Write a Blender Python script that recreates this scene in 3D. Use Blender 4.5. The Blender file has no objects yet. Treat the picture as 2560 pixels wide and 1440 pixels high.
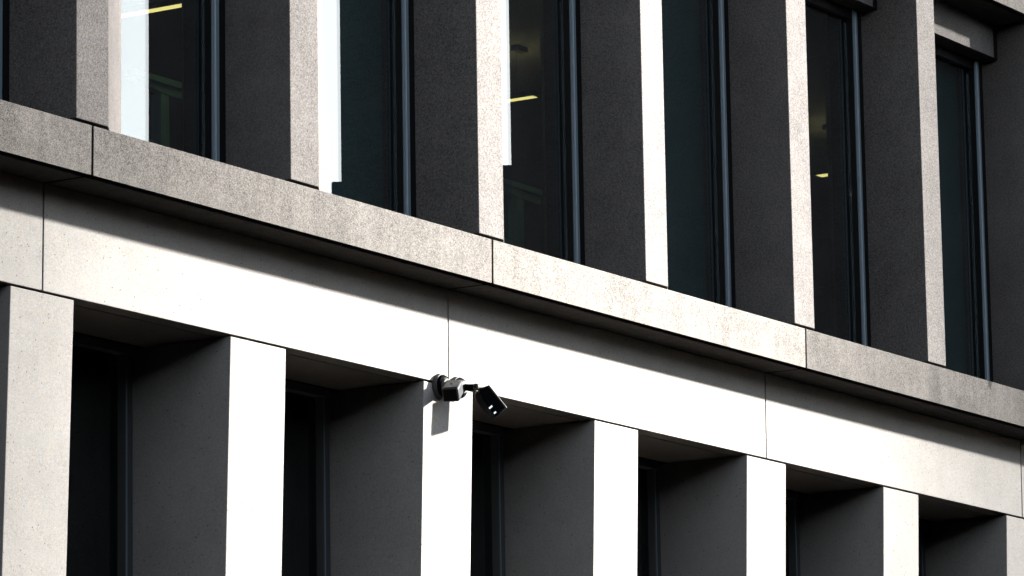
import bpy, bmesh, math, random
from mathutils import Vector, Matrix
random.seed(7)
sc = bpy.context.scene
COL = sc.collection
# ------------------------------------------------------------------ units
S = 1.5                       # metres per facade unit
ZF = 6.1147                   # height of the lower fascia edge above the ground (m)
B = 1.35                      # bay width in facade units
def W(x, y, z): return Vector((x*S, y*S, z*S + ZF))

# ------------------------------------------------------------------ node helpers
def new_mat(name):
    m = bpy.data.materials.new(name); m.use_nodes = True
    nt = m.node_tree
    for n in list(nt.nodes): nt.nodes.remove(n)
    out = nt.nodes.new('ShaderNodeOutputMaterial')
    return m, nt, out
def N(nt, typ, **kw):
    n = nt.nodes.new(typ)
    for k, v in kw.items():
        if k in n.inputs: n.inputs[k].default_value = v
        else: setattr(n, k, v)
    return n
def L(nt, a, b): nt.links.new(a, b)
def math_n(nt, op, a, b=None, clamp=False):
    n = nt.nodes.new('ShaderNodeMath'); n.operation = op; n.use_clamp = clamp
    for i, v in enumerate((a, b)):
        if v is None: continue
        if isinstance(v, (int, float)): n.inputs[i].default_value = v
        else: nt.links.new(v, n.inputs[i])
    return n.outputs[0]
def maprange(nt, v, a, b, c, d):
    n = nt.nodes.new('ShaderNodeMapRange'); n.clamp = True
    nt.links.new(v, n.inputs[0])
    for i, t in enumerate((a, b, c, d)): n.inputs[i+1].default_value = t
    return n.outputs[0]
def noise(nt, vec, scale, detail=2, rough=0.5):
    n = N(nt, 'ShaderNodeTexNoise', Scale=scale, Detail=detail, Roughness=rough)
    nt.links.new(vec, n.inputs['Vector']); return n.outputs['Fac']

def concrete(name, base, grain, grain_scale, mottle, pit, rough=0.85, stains=(), streak=0.0, bump=0.25):
    """cast concrete: fine aggregate grain, soft blotches, dark pits, a tone per piece that carries painted light fall-off (object colour)"""
    m, nt, out = new_mat(name)
    geo = nt.nodes.new('ShaderNodeNewGeometry'); pos = geo.outputs['Position']
    g1 = noise(nt, pos, grain_scale, 2, 0.6)
    g2 = noise(nt, pos, grain_scale*0.37, 2, 0.6)
    b1 = noise(nt, pos, 2.3, 5, 0.62)
    b2 = noise(nt, pos, 9.0, 4, 0.6)
    mp = N(nt, 'ShaderNodeMapping'); mp.inputs['Scale'].default_value = (9, 9, 0.8)
    nt.links.new(pos, mp.inputs['Vector'])
    st = noise(nt, mp.outputs[0], 1.6, 4, 0.6)
    v = math_n(nt, 'ADD', maprange(nt, g1, 0.25, 0.75, -grain, grain), maprange(nt, g2, 0.3, 0.7, -grain*0.25, grain*0.25))
    v = math_n(nt, 'ADD', v, maprange(nt, b1, 0.3, 0.7, -mottle, mottle))
    v = math_n(nt, 'ADD', v, maprange(nt, b2, 0.3, 0.7, -mottle*0.5, mottle*0.5))
    if streak: v = math_n(nt, 'ADD', v, maprange(nt, st, 0.35, 0.65, -streak, streak))
    v = math_n(nt, 'ADD', v, 1.0)
    # pits (air holes)
    if pit:
        vo = N(nt, 'ShaderNodeTexVoronoi', Scale=55.0); nt.links.new(pos, vo.inputs['Vector'])
        wn = N(nt, 'ShaderNodeTexWhiteNoise'); nt.links.new(vo.outputs['Position'], wn.inputs['Vector'])
        sel = math_n(nt, 'GREATER_THAN', wn.outputs['Value'], 1.0 - pit)
        r = math_n(nt, 'LESS_THAN', vo.outputs['Distance'], 0.24)
        hole = math_n(nt, 'MULTIPLY', sel, r)
        v = math_n(nt, 'MULTIPLY', v, maprange(nt, hole, 0, 1, 1.0, 0.35))
    for (cx, cy, cz, rx, rz, amt) in stains:
        sep = nt.nodes.new('ShaderNodeSeparateXYZ'); nt.links.new(pos, sep.inputs[0])
        dx = math_n(nt, 'DIVIDE', math_n(nt, 'SUBTRACT', sep.outputs[0], cx), rx)
        dz = math_n(nt, 'DIVIDE', math_n(nt, 'SUBTRACT', sep.outputs[2], cz), rz)
        d = math_n(nt, 'ADD', math_n(nt, 'MULTIPLY', dx, dx), math_n(nt, 'MULTIPLY', dz, dz))
        nb = noise(nt, pos, 45, 3, 0.6)
        d = math_n(nt, 'ADD', d, maprange(nt, nb, 0.3, 0.7, -0.5, 0.5))
        v = math_n(nt, 'MULTIPLY', v, maprange(nt, d, 0.5, 1.3, amt, 1.0))
    oi = nt.nodes.new('ShaderNodeObjectInfo')
    mul = N(nt, 'ShaderNodeVectorMath', operation='MULTIPLY')
    mul.inputs[0].default_value = base
    nt.links.new(oi.outputs['Color'], mul.inputs[1])
    # aggregate grains also vary in hue
    hue = noise(nt, pos, grain_scale*0.6, 1, 0.5)
    cr = N(nt, 'ShaderNodeCombineXYZ')
    nt.links.new(maprange(nt, hue, 0.3, 0.7, 1.05, 0.95), cr.inputs[0]); cr.inputs[1].default_value = 1.0
    nt.links.new(maprange(nt, hue, 0.3, 0.7, 0.93, 1.07), cr.inputs[2])
    m2 = N(nt, 'ShaderNodeVectorMath', operation='MULTIPLY'); nt.links.new(mul.outputs[0], m2.inputs[0]); nt.links.new(cr.outputs[0], m2.inputs[1])
    sc_ = N(nt, 'ShaderNodeVectorMath', operation='SCALE'); nt.links.new(m2.outputs[0], sc_.inputs[0]); nt.links.new(math_n(nt, 'MAXIMUM', v, 0.05), sc_.inputs['Scale'])
    bs = N(nt, 'ShaderNodeBsdfPrincipled', Roughness=rough)
    bs.inputs['Specular IOR Level'].default_value = 0.25
    nt.links.new(sc_.outputs[0], bs.inputs['Base Color'])
    bp = N(nt, 'ShaderNodeBump', Strength=bump, Distance=0.004); nt.links.new(g1, bp.inputs['Height']); nt.links.new(bp.outputs[0], bs.inputs['Normal'])
    nt.links.new(bs.outputs[0], out.inputs[0])
    return m

def plain(name, col, rough=0.5, metal=0.0, spec=0.5, vary=0.12, scale=30):
    m, nt, out = new_mat(name)
    geo = nt.nodes.new('ShaderNodeNewGeometry')
    n = noise(nt, geo.outputs['Position'], scale, 3, 0.6)
    f = maprange(nt, n, 0.3, 0.7, 1-vary, 1+vary)
    sv = N(nt, 'ShaderNodeVectorMath', operation='SCALE'); sv.inputs[0].default_value = col; nt.links.new(f, sv.inputs['Scale'])
    bs = N(nt, 'ShaderNodeBsdfPrincipled', Roughness=rough, Metallic=metal)
    bs.inputs['Specular IOR Level'].default_value = spec
    nt.links.new(sv.outputs[0], bs.inputs['Base Color'])
    nt.links.new(maprange(nt, n, 0.3, 0.7, max(0.02, rough-0.08), min(1, rough+0.08)), bs.inputs['Roughness'])
    nt.links.new(bs.outputs[0], out.inputs[0])
    return m

def glass(name, tint, lo, hi):
    """double glazing: mirror-like reflection by angle over a tinted clear pane"""
    m, nt, out = new_mat(name)
    lw = N(nt, 'ShaderNodeLayerWeight', Blend=0.5)
    fr = N(nt, 'ShaderNodeMapRange'); nt.links.new(lw.outputs['Facing'], fr.inputs[0])
    for i, t in enumerate((0.0, 0.6, lo, hi)): fr.inputs[i+1].default_value = t
    tr = N(nt, 'ShaderNodeBsdfTransparent'); tr.inputs[0].default_value = tint
    gl = N(nt, 'ShaderNodeBsdfGlossy', Roughness=0.0); gl.inputs[0].default_value = (0.92, 0.97, 1, 1)
    # faint waviness of the pane
    geo = nt.nodes.new('ShaderNodeNewGeometry')
    nn = noise(nt, geo.outputs['Position'], 1.1, 1, 0.5)
    bp = N(nt, 'ShaderNodeBump', Strength=0.02, Distance=0.01); nt.links.new(nn, bp.inputs['Height']); nt.links.new(bp.outputs[0], gl.inputs['Normal'])
    mx = nt.nodes.new('ShaderNodeMixShader'); nt.links.new(fr.outputs[0], mx.inputs[0]); nt.links.new(tr.outputs[0], mx.inputs[1]); nt.links.new(gl.outputs[0], mx.inputs[2])
    nt.links.new(mx.outputs[0], out.inputs[0])
    return m

def emit(name, col, strength):
    m, nt, out = new_mat(name)
    e = N(nt, 'ShaderNodeEmission', Strength=strength); e.inputs[0].default_value = col
    nt.links.new(e.outputs[0], out.inputs[0]); return m

M = {}
M['rough'] = concrete('exposed_aggregate_concrete', (0.216, 0.198, 0.180), 0.85, 180, 0.20, 0.0, 0.9,
                      stains=[(7.5202*S, 0, 0.5850*S+ZF, 0.035, 0.045, 0.28), (6.905*S, 0, 0.475*S+ZF, 0.10, 0.22, 0.72), (7.25*S, 0, 0.42*S+ZF, 0.22, 0.10, 0.8)], streak=0.08, bump=0.5)
M['pier'] = concrete('fine_aggregate_concrete', (0.214, 0.197, 0.186), 0.78, 175, 0.14, 0.0, 0.9, bump=0.22)
M['smooth'] = concrete('smooth_cast_concrete', (0.50, 0.472, 0.440), 0.24, 150, 0.075, 0.06, 0.8, bump=0.1)
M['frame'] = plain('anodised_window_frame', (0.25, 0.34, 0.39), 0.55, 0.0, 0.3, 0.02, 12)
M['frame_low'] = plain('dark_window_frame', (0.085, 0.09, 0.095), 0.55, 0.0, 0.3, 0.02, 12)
M['gasket'] = plain('black_gasket', (0.008, 0.008, 0.009), 0.7, 0, 0.2)
M['joint'] = plain('dark_joint_sealant', (0.003, 0.003, 0.003), 0.9, 0.0, 0.0)
M['bead'] = plain('bright_aluminium_bead', (0.72, 0.80, 0.90), 0.6, 0.0, 0.3, 0.02, 12)
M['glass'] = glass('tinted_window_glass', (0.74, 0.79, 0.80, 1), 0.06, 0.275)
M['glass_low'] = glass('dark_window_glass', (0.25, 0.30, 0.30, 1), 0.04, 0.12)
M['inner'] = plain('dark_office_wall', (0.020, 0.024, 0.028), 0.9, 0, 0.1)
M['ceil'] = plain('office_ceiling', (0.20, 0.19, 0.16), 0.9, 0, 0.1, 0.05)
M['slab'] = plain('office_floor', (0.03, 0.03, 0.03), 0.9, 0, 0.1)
M['blind'] = plain('teal_grey_blind', (0.03, 0.125, 0.13), 0.9, 0, 0.1, 0.10, 3)
M['pale'] = plain('pale_partition_paint', (0.36, 0.85, 0.92), 0.8, 0, 0.2, 0.05)
M['black'] = plain('black_camera_plastic', (0.004, 0.0045, 0.006), 0.8, 0, 0.015, 0.1, 40)
M['grey'] = plain('grey_camera_housing', (0.030, 0.032, 0.035), 0.45, 0.0, 0.25, 0.06, 40)
M['metal'] = plain('cast_metal_mount', (0.11, 0.107, 0.10), 0.6, 0.0, 0.2, 0.12, 60)
M['lens'] = plain('camera_front_glass', (0.002, 0.002, 0.003), 0.4, 0, 0.04)
M['white'] = plain('white_sensor_cover', (0.75, 0.76, 0.74), 0.5, 0, 0.4, 0.03)
M['lamp'] = emit('lamp_diffuser', (1.0, 0.80, 0.26, 1), 0.42)
M['uplight'] = emit('lamp_uplight', (1.0, 0.85, 0.42, 1), 2.6)
M['window_glow'] = emit('white_window_glow', (0.92, 0.97, 1.0, 1), 0.22)  # weak emission so the small camera windows read white
M['asphalt'] = plain('street_asphalt', (0.045, 0.045, 0.048), 0.9, 0, 0.2, 0.25, 14)
M['paving'] = plain('pavement_slabs', (0.09, 0.088, 0.085), 0.9, 0, 0.2, 0.15, 5)
M['brick'] = plain('dark_brick', (0.045, 0.036, 0.032), 0.9, 0, 0.2, 0.2, 8)
M['render'] = plain('dark_render', (0.05, 0.055, 0.06), 0.9, 0, 0.2, 0.15, 3)
M['darkglass'] = plain('dark_glazing', (0.012, 0.014, 0.016), 0.08, 0, 0.5, 0.05)

# ------------------------------------------------------------------ mesh helpers
def finish(name, bm, mat, parent=None, bevel=0.0, smooth=False, loc=None, color=None, segs=2):
    bmesh.ops.recalc_face_normals(bm, faces=bm.faces[:])
    me = bpy.data.meshes.new(name); bm.to_mesh(me); bm.free()
    if mat: me.materials.append(mat)
    o = bpy.data.objects.new(name, me); COL.objects.link(o)
    if parent: o.parent = parent
    if loc is not None: o.location = loc
    if color is not None: o.color = (color[0], color[1], color[2], 1)
    if bevel:
        b = o.modifiers.new('bevel', 'BEVEL'); b.width = bevel; b.segments = segs; b.limit_method = 'ANGLE'; b.angle_limit = math.radians(35)
    if smooth:
        for p in me.polygons: p.use_smooth = True
        me.set_sharp_from_angle(angle=math.radians(40))
    return o
def hexa(bm, p):
    v = [bm.verts.new(q) for q in p]
    for f in ((0,3,2,1),(4,5,6,7),(0,1,5,4),(1,2,6,5),(2,3,7,6),(3,0,4,7)): bm.faces.new([v[i] for i in f])
def box(bm, x0, x1, y0, y1, z0, z1):
    """box in facade units"""
    hexa(bm, [W(x0,y0,z0),W(x1,y0,z0),W(x1,y1,z0),W(x0,y1,z0),W(x0,y0,z1),W(x1,y0,z1),W(x1,y1,z1),W(x0,y1,z1)])
def mbox(bm, x0, x1, y0, y1, z0, z1):
    """box in metres"""
    hexa(bm, [Vector(q) for q in ((x0,y0,z0),(x1,y0,z0),(x1,y1,z0),(x0,y1,z0),(x0,y0,z1),(x1,y0,z1),(x1,y1,z1),(x0,y1,z1))])
def loft(bm, low, high):
    a = [bm.verts.new(p) for p in low]; b = [bm.verts.new(p) for p in high]; n = len(a)
    bm.faces.new(a[::-1]); bm.faces.new(b)
    for i in range(n): bm.faces.new((a[i], a[(i+1)%n], b[(i+1)%n], b[i]))
def cyl(bm, p, axis, r0, r1, h, seg=28):
    """frustum from point p along axis"""
    ax = Vector(axis).normalized(); q = Vector((0,0,1)).rotation_difference(ax)
    lo = [Vector(p) + q @ Vector((r0*math.cos(t), r0*math.sin(t), 0)) for t in [2*math.pi*k/seg for k in range(seg)]]
    hi = [Vector(p) + ax*h + q @ Vector((r1*math.cos(t), r1*math.sin(t), 0)) for t in [2*math.pi*k/seg for k in range(seg)]]
    loft(bm, lo, hi)
def tag(o, label=None, cat=None, group=None, kind=None):
    if label: o['label'] = label
    if cat: o['category'] = cat
    if group: o['group'] = group
    if kind: o['kind'] = kind
    return o
def empty(name, loc, label, cat, group=None):
    o = bpy.data.objects.new(name, None); COL.objects.link(o); o.location = loc
    o.empty_display_size = 0.3
    return tag(o, label, cat, group)
def copy_part(o, parent, dx, color=None):
    c = o.copy(); COL.objects.link(c); c.parent = parent; c.location = Vector(o.location) + Vector((dx, 0, 0))
    if color is not None: c.color = (color[0], color[1], color[2], 1)
    for ch in list(o.children):
        d = ch.copy(); COL.objects.link(d); d.parent = c; d.location = ch.location
    return c

# ================================================================== SETTING
bm = bmesh.new(); mbox(bm, -400, 400, -400, 400, -0.3, 0.0)
tag(finish('ground', bm, M['asphalt']), kind='structure')
bm = bmesh.new(); mbox(bm, -34, 44, -5.5, 10, 0.0, 0.13)
tag(finish('pavement', bm, M['paving'], bevel=0.01), kind='structure')

# ================================================================== THE OFFICE BUILDING
office = empty('office_building', (0, 0, 0), 'pale precast concrete office building with splayed window piers and a projecting ledge', 'building')
I0, I1 = -3, 9                       # bays built
XA, XB = I0*B - 0.1, I1*B + 0.1
STOREY = 2.198
YC = -0.2173
tone_up   = {0:0.90, 1:1.0, 2:1.06, 3:1.1, 4:1.0, 5:0.92, 6:0.9}  # dimmer end piers: light fall-off painted into the object colour
tone_low  = {0:0.9, 1:1.0, 2:1.05, 3:1.02, 4:0.97, 5:0.92, 6:0.92}  # lower piers, same painted fall-off towards both ends
def tint(v, w=0.0): return (v*(1+w), v, v*(1-w))

def ledge_piece(x0, x1, dz, color, joint=0.006):
    """ledge slab: weathered front, drip groove under the nose"""
    a, b = x0 + joint, x1 - joint
    yb = 0.30
    prof = [(YC+0.0020, 0.4051), (YC, 0.5912), (yb, 0.5912+0.01), (yb, 0.4051), (YC+0.045, 0.4051), (YC+0.043, 0.4200), (YC+0.006, 0.4200)]
    bm = bmesh.new()
    loft(bm, [W(a, y, z+dz) for y, z in prof], [W(b, y, z+dz) for y, z in prof])
    return finish('ledge_panel', bm, M['rough'], office, bevel=0.005, color=color)
def fascia_piece(x0, x1, dz, color, joint=0.0035):
    a, b = x0 + joint, x1 - joint
    kf = -0.0126
    prof = [(0.0, 0.0), (kf*0.405, 0.4025), (0.088, 0.4025), (0.088, 0.0)]
    bm = bmesh.new()
    loft(bm, [W(a, y, z+dz) for y, z in prof], [W(b, y, z+dz) for y, z in prof])
    return finish('fascia_panel', bm, M['smooth'], office, bevel=0.004, color=color)
XJ, XF = 0.2016, 0.1843
for lev in (0, 1, -1):
    dz = lev*STOREY
    for k in range(-1, 5):
        x = XJ + 2*B*k
        bm = bmesh.new(); box(bm, x-0.0057, x+0.0057, YC+0.0030, 0.295, 0.4047+dz, 0.588+dz); finish('joint_filler', bm, M['joint'], office)
lt = {-2:0.9, -1:0.92, 0:0.96, 1:1.08, 2:0.62, 3:0.7, 4:0.8}  # painted light fall-off, plus a truly darker panel past the right-hand joint
ft = {-2:0.9, -1:0.92, 0:1.0, 1:1.03, 2:0.95, 3:0.9, 4:0.9}  # fascia tones, light fall-off painted in towards the ends
for lev in (0, 1, -1):
    dz = lev*STOREY
    for k in range(-2, 5):
        x0, x1 = XJ + 2*B*k, XJ + 2*B*(k+1)
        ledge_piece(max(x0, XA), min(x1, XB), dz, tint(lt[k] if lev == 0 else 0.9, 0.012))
    for k in range(-2, 5):
        x0, x1 = XF + 2*B*k, XF + 2*B*(k+1)
        if lev == 1: continue
        fascia_piece(max(x0, XA), min(x1, XB), dz, tint(ft[k] if lev == 0 else 0.95, 0.012))
# soffit of the window openings: a lintel block behind each fascia panel
for lev in (0, -1):
    for k in range(-2, 5):
        x0, x1 = max(XF+2*B*k, XA)+0.002, min(XF+2*B*(k+1), XB)-0.002
        bm = bmesh.new(); box(bm, x0, x1, 0.0935, 0.444, 0.0 + lev*STOREY, 0.4025 + lev*STOREY)
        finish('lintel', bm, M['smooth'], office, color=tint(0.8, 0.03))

# lower storey piers: front leans back towards its foot, right flank splayed to the glass
KL, WL, DL = -0.03246, 0.3687, 0.4665
def lower_pier_mesh(z1, z0):
    def ring(z):
        yf = KL*z
        return [W(0, yf, z), W(WL, yf, z), W(0.80, 0.45, z), (W(0.80, 0.66, z)), W(0.0, 0.66, z)]
    bm = bmesh.new(); loft(bm, ring(z0), ring(z1)); return bm
src = None
for i in range(I0, I1):
    t = tone_low.get(i, 0.9)
    if src is None:
        src = finish('pier', lower_pier_mesh(-0.0085, -1.600), M['smooth'], office, bevel=0.004)
        src.location = (i*B*S, 0, 0); src.color = (*tint(t, 0.015), 1); base_i = i
    else: copy_part(src, office, (i-base_i)*B*S, tint(t, 0.015))
# upper storey piers
XU, WU, YU = 0.1168, 0.1899, -0.2073
def upper_pier_mesh(z0, z1):
    def ring(z):
        return [W(XU, YU, z), W(XU+WU, YU, z), W(0.790, 0.102, z), W(0.790, 0.32, z), W(XU, 0.32, z)]
    bm = bmesh.new(); loft(bm, ring(z0), ring(z1)); return bm
src = None
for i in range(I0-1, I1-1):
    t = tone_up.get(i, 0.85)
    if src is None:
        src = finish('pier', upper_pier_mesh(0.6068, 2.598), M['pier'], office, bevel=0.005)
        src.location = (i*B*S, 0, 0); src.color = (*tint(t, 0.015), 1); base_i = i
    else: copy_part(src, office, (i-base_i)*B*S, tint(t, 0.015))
# short lintel over every upper window, set back between two piers
src = None
for i in range(I0-1, I1-1):
    if src is None:
        bm = bmesh.new(); box(bm, 0.642, B+XU-0.05, 0.008, 0.20, 2.4155, 2.600)
        src = finish('lintel', bm, M['pier'], office, bevel=0.003, color=(0.95, 0.95, 0.95)); src.location = (i*B*S, 0, 0); base_i = i
    else: copy_part(src, office, (i-base_i)*B*S)

# ---- windows: frame > glass_pane (+ blind)
def window_frame_upper():
    bm = bmesh.new()
    z0, z1 = 0.603, 2.414
    box(bm, 1.3775, 1.4235, 0.102, 0.1095, z0, z1)                 # right jamb cap
    box(bm, 0.7915, 0.8060, 0.126, 0.165, z0, z1)                 # left jamb, slim
    box(bm, 0.8060, 1.3700, 0.126, 0.165, z0, z0+0.03)            # sill
    f = finish('window_frame', bm, M['frame'], office, bevel=0.003)
    bm = bmesh.new(); box(bm, 1.3880, 1.3930, 0.0955, 0.1016, z0, z1)
    finish('bead', bm, M['bead'], f)
    bm = bmesh.new(); box(bm, 0.8062, 1.3773, 0.139, 0.147, z0+0.031, z1-0.051)
    finish('glass_pane', bm, M['glass'], f)
    bm = bmesh.new(); box(bm, 1.4240, 1.466, 0.104, 0.22, z0, z1-0.001)
    box(bm, 1.3785, 1.4238, 0.1100, 0.165, z0, z1-0.001)
    box(bm, 0.8062, 1.3783, 0.1150, 0.165, z1-0.05, z1)
    box(bm, 1.4200, 1.466, 0.011, 0.10, z1-0.003, 2.598)
    finish('gasket', bm, M['gasket'], f)
    return f
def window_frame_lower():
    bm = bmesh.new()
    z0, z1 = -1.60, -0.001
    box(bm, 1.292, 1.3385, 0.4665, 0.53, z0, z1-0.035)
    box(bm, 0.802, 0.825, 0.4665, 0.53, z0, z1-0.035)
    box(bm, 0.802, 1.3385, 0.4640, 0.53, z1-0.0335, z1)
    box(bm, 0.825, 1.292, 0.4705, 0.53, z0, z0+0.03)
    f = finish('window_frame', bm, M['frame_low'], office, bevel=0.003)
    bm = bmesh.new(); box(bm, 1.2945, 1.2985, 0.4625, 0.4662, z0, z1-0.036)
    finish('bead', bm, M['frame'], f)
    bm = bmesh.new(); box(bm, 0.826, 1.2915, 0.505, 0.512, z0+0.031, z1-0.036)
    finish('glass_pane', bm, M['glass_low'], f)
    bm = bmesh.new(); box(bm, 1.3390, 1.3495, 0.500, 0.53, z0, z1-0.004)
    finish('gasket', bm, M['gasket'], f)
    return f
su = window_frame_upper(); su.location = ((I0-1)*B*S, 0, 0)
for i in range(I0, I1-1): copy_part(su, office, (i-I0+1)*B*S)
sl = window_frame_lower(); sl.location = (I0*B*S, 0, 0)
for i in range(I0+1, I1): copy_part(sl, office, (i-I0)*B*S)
# pulled blinds behind every second upper window
bl = None
for i in (-3, -1, 1, 3, 5, 7):
    if bl is None:
        bm = bmesh.new(); box(bm, 0.70, 1.40, 0.215, 0.222, 0.60, 2.42)
        bl = finish('blind', bm, M['blind'], office); bl.location = (i*B*S, 0, 0); i0 = i
    else: copy_part(bl, office, (i-i0)*B*S)
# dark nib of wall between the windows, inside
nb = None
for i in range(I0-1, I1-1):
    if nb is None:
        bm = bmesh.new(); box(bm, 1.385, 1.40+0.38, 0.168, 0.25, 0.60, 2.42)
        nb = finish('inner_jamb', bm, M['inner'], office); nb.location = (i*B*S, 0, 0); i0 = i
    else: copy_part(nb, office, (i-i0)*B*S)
# floors, ceilings, walls
Y1 = 5.0
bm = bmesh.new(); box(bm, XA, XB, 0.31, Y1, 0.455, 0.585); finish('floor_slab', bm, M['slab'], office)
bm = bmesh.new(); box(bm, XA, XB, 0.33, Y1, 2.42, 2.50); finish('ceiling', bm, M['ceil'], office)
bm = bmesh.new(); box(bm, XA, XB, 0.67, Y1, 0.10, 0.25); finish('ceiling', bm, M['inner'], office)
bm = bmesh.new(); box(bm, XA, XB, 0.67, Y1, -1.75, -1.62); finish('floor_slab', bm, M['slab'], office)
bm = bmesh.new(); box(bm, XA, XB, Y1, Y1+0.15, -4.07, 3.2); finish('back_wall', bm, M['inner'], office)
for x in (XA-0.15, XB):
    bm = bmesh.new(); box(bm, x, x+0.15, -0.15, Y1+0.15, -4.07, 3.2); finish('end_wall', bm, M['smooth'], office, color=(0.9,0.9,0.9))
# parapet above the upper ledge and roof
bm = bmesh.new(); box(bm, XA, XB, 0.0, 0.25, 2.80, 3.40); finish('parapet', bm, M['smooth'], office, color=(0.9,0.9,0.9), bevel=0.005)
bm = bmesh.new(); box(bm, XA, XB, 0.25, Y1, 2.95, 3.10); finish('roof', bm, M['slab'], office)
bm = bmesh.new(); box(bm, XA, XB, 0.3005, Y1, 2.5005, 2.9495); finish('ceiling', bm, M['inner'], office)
# ground floor
bm = bmesh.new(); box(bm, XA, XB, 0.445, 0.60, -4.07, -2.2); finish('ground_floor_wall', bm, M['smooth'], office, color=(0.85,0.85,0.85))
gs = None
for i in range(I0, I1):
    if gs is None:
        bm = bmesh.new(); box(bm, 0.45, 1.20, 0.40, 0.443, -3.9, -2.35)
        gs = finish('shop_window', bm, M['darkglass'], office); gs.location = (i*B*S, 0, 0); i0 = i
    else: copy_part(gs, office, (i-i0)*B*S)

# ================================================================== INSIDE THE UPPER STOREY
def pendant(x, y0, y1, zc, wx, label, yc):
    e = empty('pendant_lamp', W(x, (y0+y1)/2, 2.42), label, 'lamp', 'pendant lamps inside the upper storey')
    inv = Matrix.Translation(-e.location)
    def part(nm, bm, mat, par=e, **k):
        bmesh.ops.transform(bm, matrix=inv, verts=bm.verts[:]); return finish(nm, bm, mat, par, **k)
    bm = bmesh.new(); box(bm, x-wx*0.8, x+wx*0.8, y0-0.015, y1+0.015, zc+0.003, zc+0.030); part('housing', bm, M['slab'], bevel=0.004)
    bm = bmesh.new(); box(bm, x-wx/2, x+wx/2, y0, y1, zc, zc+0.0025); part('diffuser', bm, M['lamp'])
    bm = bmesh.new(); box(bm, x-wx*0.35, x+wx*0.35, y0+0.03, y1-0.03, zc+0.0305, zc+0.032); part('uplight', bm, M['uplight'])
    bm = bmesh.new(); box(bm, x-0.048, x+0.048, yc-0.022, yc+0.022, 2.392, 2.4195); part('canopy', bm, M['slab'], bevel=0.003)
    for y in (yc, y1-0.1):
        bm = bmesh.new(); cyl(bm, W(x-0.03, y, zc+0.03), (0,0,1), 0.003, 0.003, (2.393-zc-0.03)*S, 8); part('wire', bm, M['gasket'])
    return e
pendant(6.487, 1.80, 3.0, 2.14, 0.046, 'lit pendant strip lamp seen through the third upper window, its near end showing', 1.89)
pendant(3.887, 0.50, 2.75, 2.14, 0.05, 'lit pendant strip lamp at the top of the leftmost open upper window', 1.65)
pendant(9.112, 0.60, 1.575, 2.14, 0.06, 'small lit pendant strip lamp deep behind the fifth upper window', 1.50)
pendant(2.25, 0.32, 0.80, 1.86, 0.20, 'unseen strip lamp added to light the partition, behind the second upper pier', 0.5)  # hidden lamp added only to brighten the pale partition
pendant(5.10, 0.32, 0.72, 1.88, 0.12, 'unseen strip lamp added to light the partition, behind the fourth upper pier', 0.5)  # second hidden lamp, added for the next partition
# pale partition seen low behind three of the windows
def partition(dx, dz, label):
    k, Y = 0.90825, 0.9
    def q(x, z): return (-12.39749 + (x+12.39749)*k + dx, -2.97647 + (z+2.97647)*k + dz)
    x0, z0 = q(3.30, 0); zb = 0.586
    e = empty('partition', W(x0, Y, zb), label, 'partition', 'pale partitions inside the upper storey')
    inv = Matrix.Translation(-e.location)
    def prism(nm, pts, y0, y1):
        pts = [((q(a, 1)[0]), zb if b is None else q(a, b)[1]) for a, b in pts]
        bm = bmesh.new(); loft(bm, [W(x, y0, z) for x, z in pts], [W(x, y1, z) for x, z in pts])
        bmesh.ops.transform(bm, matrix=inv, verts=bm.verts[:]); return finish(nm, bm, M['pale'], e)
    prism('top_rail', [(3.36,1.692),(3.80,1.692),(3.80,1.720),(3.36,1.720)], 0.89, 0.94)
    prism('arched_panel', [(3.36,1.678),(3.48,1.665),(3.53,1.655),(3.60,1.647),(3.66,1.645),(3.80,1.645),(3.80,1.686),(3.36,1.686)], 0.9, 0.94)
    prism('post', [(3.567,None),(3.640,None),(3.630,1.6425),(3.567,1.6445)], 0.9, 0.95)
    prism('low_panel', [(3.40,None),(3.5655,None),(3.5655,1.42),(3.40,1.42)], 0.92, 0.945)
    return e
partition(0.0, 0.0, 'pale teal partition top and post low in the leftmost open upper window')
partition(2.766, 0.0145, 'pale teal partition top and post low in the third upper window')
partition(5.54, -0.02, 'pale teal partition edge low in the fifth upper window')

# ================================================================== CAMERAS ON THE PIER
def xf_finish(e, nm, bm, mat, par=None, **k):
    bmesh.ops.transform(bm, matrix=Matrix.Translation(-e.location), verts=bm.verts[:])
    return finish(nm, bm, mat, par or e, **k)
def mount(e, x, z, r):
    """round wall base of stacked rings; returns the outer end of the stub"""
    c = W(x, 0.001, z); ax = Vector((0,-1,0))
    bm = bmesh.new(); cyl(bm, c, ax, r*1.0, r*0.97, 0.030, 40)
    xf_finish(e, 'base_plate', bm, M['metal'], bevel=0.003, smooth=True)
    bm = bmesh.new(); cyl(bm, c+ax*0.0302, ax, r*0.88, r*0.80, 0.018, 40)
    b = xf_finish(e, 'collar', bm, M['black'], bevel=0.003, smooth=True)
    bm = bmesh.new(); cyl(bm, c+ax*0.0485, ax, r*0.66, r*0.55, 0.016, 36)
    xf_finish(e, 'collar', bm, M['metal'], bevel=0.003, smooth=True)
    return c + ax*0.064
def head_mesh(c, fwd, up, Lh, Wd, Ht, hood=False):
    """curved-back camera head: profile in the fwd/up plane swept across the width"""
    f = fwd.normalized(); r = f.cross(up).normalized(); u = r.cross(f).normalized()
    n = 8; prof = []
    top = [(-0.5, 0.36), (-0.44, 0.47), (-0.30, 0.5), (0.40, 0.5), (0.50, 0.46)]
    bot = [(0.50, -0.30), (0.44, -0.46), (0.15, -0.5), (-0.25, -0.42), (-0.45, -0.20)]
    bm = bmesh.new()
    pts = [(a*Lh, b*Ht) for a, b in top+bot]
    loft(bm, [c + f*a + u*b - r*Wd/2 for a, b in pts], [c + f*a + u*b + r*Wd/2 for a, b in pts])
    return bm, f, r, u
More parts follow.
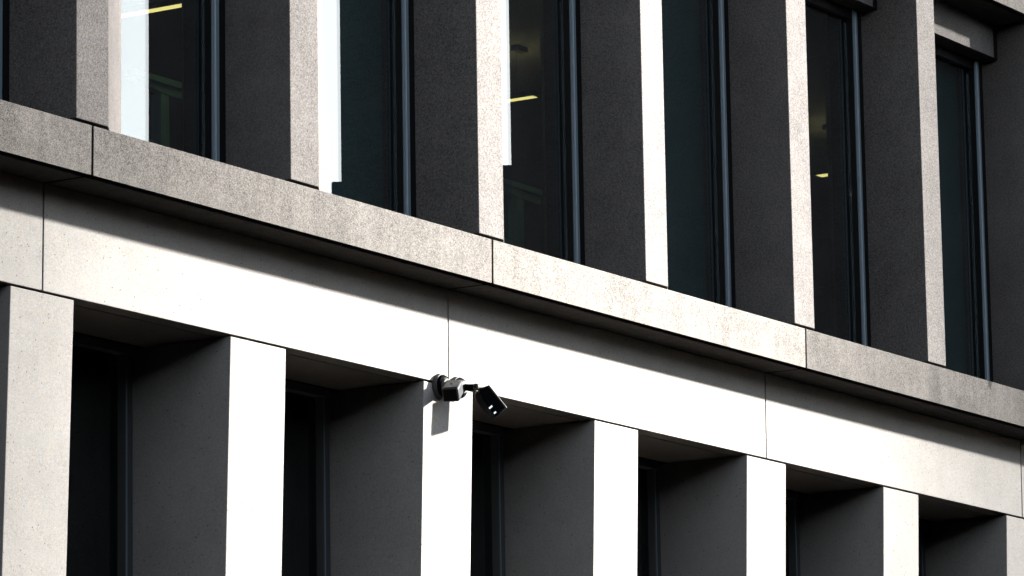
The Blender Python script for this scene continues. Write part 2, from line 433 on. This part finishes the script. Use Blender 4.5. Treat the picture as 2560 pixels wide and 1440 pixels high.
def obox(bm, c, f, r, u, a, b, h):
    P = [c + f*sa*a/2 + r*sb*b/2 + u*sc_*h/2 for sc_ in (-1,1) for sa, sb in ((-1,-1),(1,-1),(1,1),(-1,1))]
    hexa(bm, P)
# --- camera at the left, pointing down towards the street on the left
e1 = empty('security_camera', W(2.8154, 0, -0.0175), 'security camera on the left round mount, squat grey hood aimed at the viewer', 'security camera')
s1 = mount(e1, 2.8154, -0.0175, 0.0815)
c1 = W(2.7992, -0.075, -0.045)
f1 = Vector((-0.88, -0.36, -0.50)).normalized()
r1 = f1.cross(Vector((0,0,1))).normalized(); u1 = r1.cross(f1).normalized()
bm = bmesh.new(); d = (c1 - f1*0.05 - s1); cyl(bm, s1, d, 0.020, 0.020, d.length, 16); xf_finish(e1, 'arm', bm, M['black'], smooth=True)
bm = bmesh.new(); obox(bm, c1, f1, r1, u1, 0.165, 0.108, 0.096)
h = xf_finish(e1, 'housing', bm, M['grey'], bevel=0.016, smooth=True, segs=4)
bm = bmesh.new(); obox(bm, c1 + f1*0.083, f1, r1, u1, 0.004, 0.086, 0.076); xf_finish(e1, 'front_glass', bm, M['lens'], h, bevel=0.0015)
bm = bmesh.new(); cyl(bm, c1 + u1*0.0475 + f1*0.005, u1, 0.008, 0.008, 0.003, 14); xf_finish(e1, 'screw', bm, M['gasket'], h)
# --- camera at the right, long slab hanging from a hinged arm
e2 = empty('security_camera', W(2.944, 0, -0.0087), 'security camera on the right round mount, long black head hanging from a hinged arm', 'security camera')
s2 = mount(e2, 2.944, -0.0087, 0.0745)
hp = W(2.9717, -0.0780, -0.0084)
bm = bmesh.new(); d = hp - s2; cyl(bm, s2, d, 0.021, 0.021, d.length+0.012, 20); xf_finish(e2, 'arm', bm, M['black'], smooth=True, bevel=0.002)
bm = bmesh.new(); cyl(bm, hp + Vector((-0.026, -0.014, 0)), (1,0,0), 0.021, 0.021, 0.052, 20); hi = xf_finish(e2, 'hinge', bm, M['metal'], smooth=True, bevel=0.002)
bm = bmesh.new(); cyl(bm, hp + Vector((-0.0285, -0.014, 0)), (1,0,0), 0.010, 0.010, 0.057, 6); xf_finish(e2, 'bolt', bm, M['gasket'], hi)
f2 = Vector((0.56, -0.35, -0.745)).normalized(); u2 = Vector((0.633, -0.395, 0.66))
c2 = W(3.0156, -0.1120, -0.0701)
bm, f2, r2, u2 = head_mesh(c2, f2, u2, 0.192, 0.105, 0.088)
h2 = xf_finish(e2, 'housing', bm, M['black'], bevel=0.016, smooth=True, segs=3)
bm = bmesh.new(); obox(bm, c2 + u2*0.0508 + f2*0.004, f2, r2, u2, 0.186, 0.106, 0.013); xf_finish(e2, 'top_shield', bm, M['metal'], h2, bevel=0.0055, segs=3, smooth=True)
for a, w in ((0.022, 0.026), (0.066, 0.016)):
    bm = bmesh.new(); obox(bm, c2 + f2*a - u2*0.033 + r2*0.0532, f2, r2, u2, 0.010, 0.003, w)
    xf_finish(e2, 'sensor_window', bm, M['window_glow'], h2)

# ================================================================== ACROSS THE STREET (outside the picture
def block(name, label, x0, x1, y0, y1, h, mat, nwin=0, side='y1', storeys=5, step=None):
    e = empty(name, ((x0+x1)/2, (y0+y1)/2, 0), label, 'building')
    T = Matrix.Translation(-e.location)
    bm = bmesh.new(); mbox(bm, x0, x1, y0, y1, 0, h); bmesh.ops.transform(bm, matrix=T, verts=bm.verts[:])
    w = finish('wall', bm, mat, e)
    if step:
        bm = bmesh.new(); mbox(bm, *step[:4], h+0.002, h+step[4]); bmesh.ops.transform(bm, matrix=T, verts=bm.verts[:]); finish('roof_hut', bm, mat, e)
    if nwin:
        src = None; n = nwin; dx = (x1-x0)/n; dz = (h-1.2)/storeys
        for j in range(storeys):
            for i in range(n):
                loc = Vector((x0 + (i+0.5)*dx, y1, 1.0 + j*dz)) - e.location
                if src is None:
                    bm = bmesh.new(); mbox(bm, -dx*0.28, dx*0.28, -0.06, 0.02, 0.4, dz*0.75)
                    src = finish('window', bm, M['darkglass'], e); src.location = loc
                else:
                    c = src.copy(); COL.objects.link(c); c.parent = e; c.location = loc
    return e
block('apartment_block', 'dark brick block across the street behind the camera', -75, 4, -48, -34, 15.5, M['brick'], 16, storeys=5)  # unseen blocks, heights set to cut the low sky light
block('apartment_block', 'dark rendered block straight across the street from the building', 6, 43, -48, -34, 14, M['render'], 10, storeys=5)
block('apartment_block', 'low dark rendered block closing the street at the left', -62, -48, -33, 30, 13, M['render'])


def turned_block(name, label, origin, rad, x0, x1, y0, y1, h, mat, step=None):
    """a block whose local x runs away from the facade along a bearing"""
    e = empty(name, origin, label, 'building'); e.rotation_euler = (0, 0, rad)
    bm = bmesh.new(); mbox(bm, x0, x1, y0, y1, 0, h); finish('wall', bm, mat, e, bevel=0.05)
    bm = bmesh.new(); mbox(bm, x0+0.4, x1-0.4, y0+0.4, y1-0.4, h+0.002, h+0.4); finish('roof', bm, mat, e)
    n = max(2, int((y1-y0)/2.4)); dy = (y1-y0)/n; src = None
    for j in range(min(6, int(h/3.2))):
        for k in range(min(n, 12)):
            loc = Vector((x0, y0+(k+0.5)*dy, 1.2+j*3.2))
            if src is None:
                bm = bmesh.new(); mbox(bm, -0.02, 0.06, -dy*0.28, dy*0.28, 0, 1.7); src = finish('window', bm, M['darkglass'], e); src.location = loc
            else:
                c = src.copy(); COL.objects.link(c); c.parent = e; c.location = loc
    if step:
        bm = bmesh.new(); mbox(bm, *step); finish('roof_hut', bm, mat, e)
    return e
# long block whose roofline shows in the glass, and two unseen blockers added to dim the facade ends
turned_block('apartment_block', 'long rendered block down the street, its roofline mirrored in the glass', (-18.6, 15.4, 0), math.radians(-33.4), 97, 112, -2.15, 16, 22.08, M['render'], step=(97.2, 111, -8, -2.152, 0, 21.8))
SB = math.atan2(-1.0, 1.6)
turned_block('sun_blocker', 'unseen slender block added to shade the left end of the facade', (0, 0, 0), SB, 108, 111, -2.5, 0.95, 64, M['render'])
turned_block('sun_blocker', 'unseen slender block added to shade the right end of the facade', (0, 0, 0), SB, 108, 111, 5.15, 8.2, 64, M['brick'])

# ================================================================== CAMERA
cam = bpy.data.cameras.new('camera'); co = bpy.data.objects.new('camera', cam); COL.objects.link(co)
F, YAW, PITCH, ROLL = 11122.51163, 0.56413, 0.18307, -0.01654
dv = Vector((math.cos(PITCH)*math.cos(YAW), math.cos(PITCH)*math.sin(YAW), math.sin(PITCH)))
rv = dv.cross(Vector((0,0,1))).normalized(); uv = rv.cross(dv)
c_, s_ = math.cos(ROLL), math.sin(ROLL)
R_ = rv*c_ + uv*s_; U_ = -rv*s_ + uv*c_
mw = Matrix((R_, U_, -dv)).transposed().to_4x4()
mw.translation = W(-12.39749, -9.98965, -2.97647)
co.matrix_world = mw
cam.sensor_fit = 'HORIZONTAL'; cam.sensor_width = 36; cam.lens = 36*F/2560
cam.clip_start = 0.1; cam.clip_end = 3000
sc.camera = co

# ================================================================== LIGHT
to_sun = Vector((1.6, -1.0, 0.65)).normalized()
sun = bpy.data.lights.new('sun', 'SUN'); so = bpy.data.objects.new('sun', sun); COL.objects.link(so)
sun.energy = 5.0; sun.angle = math.radians(2.6); sun.color = (1.0, 0.98, 0.945)
so.rotation_euler = to_sun.to_track_quat('Z', 'Y').to_euler(); so.location = (30, -30, 30)
w = bpy.data.worlds.new('World'); sc.world = w; w.use_nodes = True
nt = w.node_tree
for n in list(nt.nodes): nt.nodes.remove(n)
sky = nt.nodes.new('ShaderNodeTexSky'); sky.sky_type = 'NISHITA'; sky.sun_disc = False
sky.sun_elevation = math.asin(to_sun.z); sky.sun_rotation = math.atan2(to_sun.x, to_sun.y)
sky.air_density = 1.0; sky.dust_density = 0.3; sky.ozone_density = 1.0
bg = nt.nodes.new('ShaderNodeBackground'); bg.inputs[1].default_value = 0.050
wo = nt.nodes.new('ShaderNodeOutputWorld'); hs = nt.nodes.new('ShaderNodeHueSaturation'); hs.inputs['Saturation'].default_value = 0.42   # thin white haze over the blue
nt.links.new(sky.outputs[0], hs.inputs['Color']); nt.links.new(hs.outputs[0], bg.inputs[0]); nt.links.new(bg.outputs[0], wo.inputs[0])

sc.view_settings.view_transform = 'Standard'; sc.view_settings.look = 'None'
sc.view_settings.gamma = 1.0; sc.view_settings.use_curve_mapping = False
sc.view_settings.exposure = 2.45
sc.cycles.use_denoising = True
sc.cycles.max_bounces = 8; sc.cycles.diffuse_bounces = 0; sc.cycles.transparent_max_bounces = 12
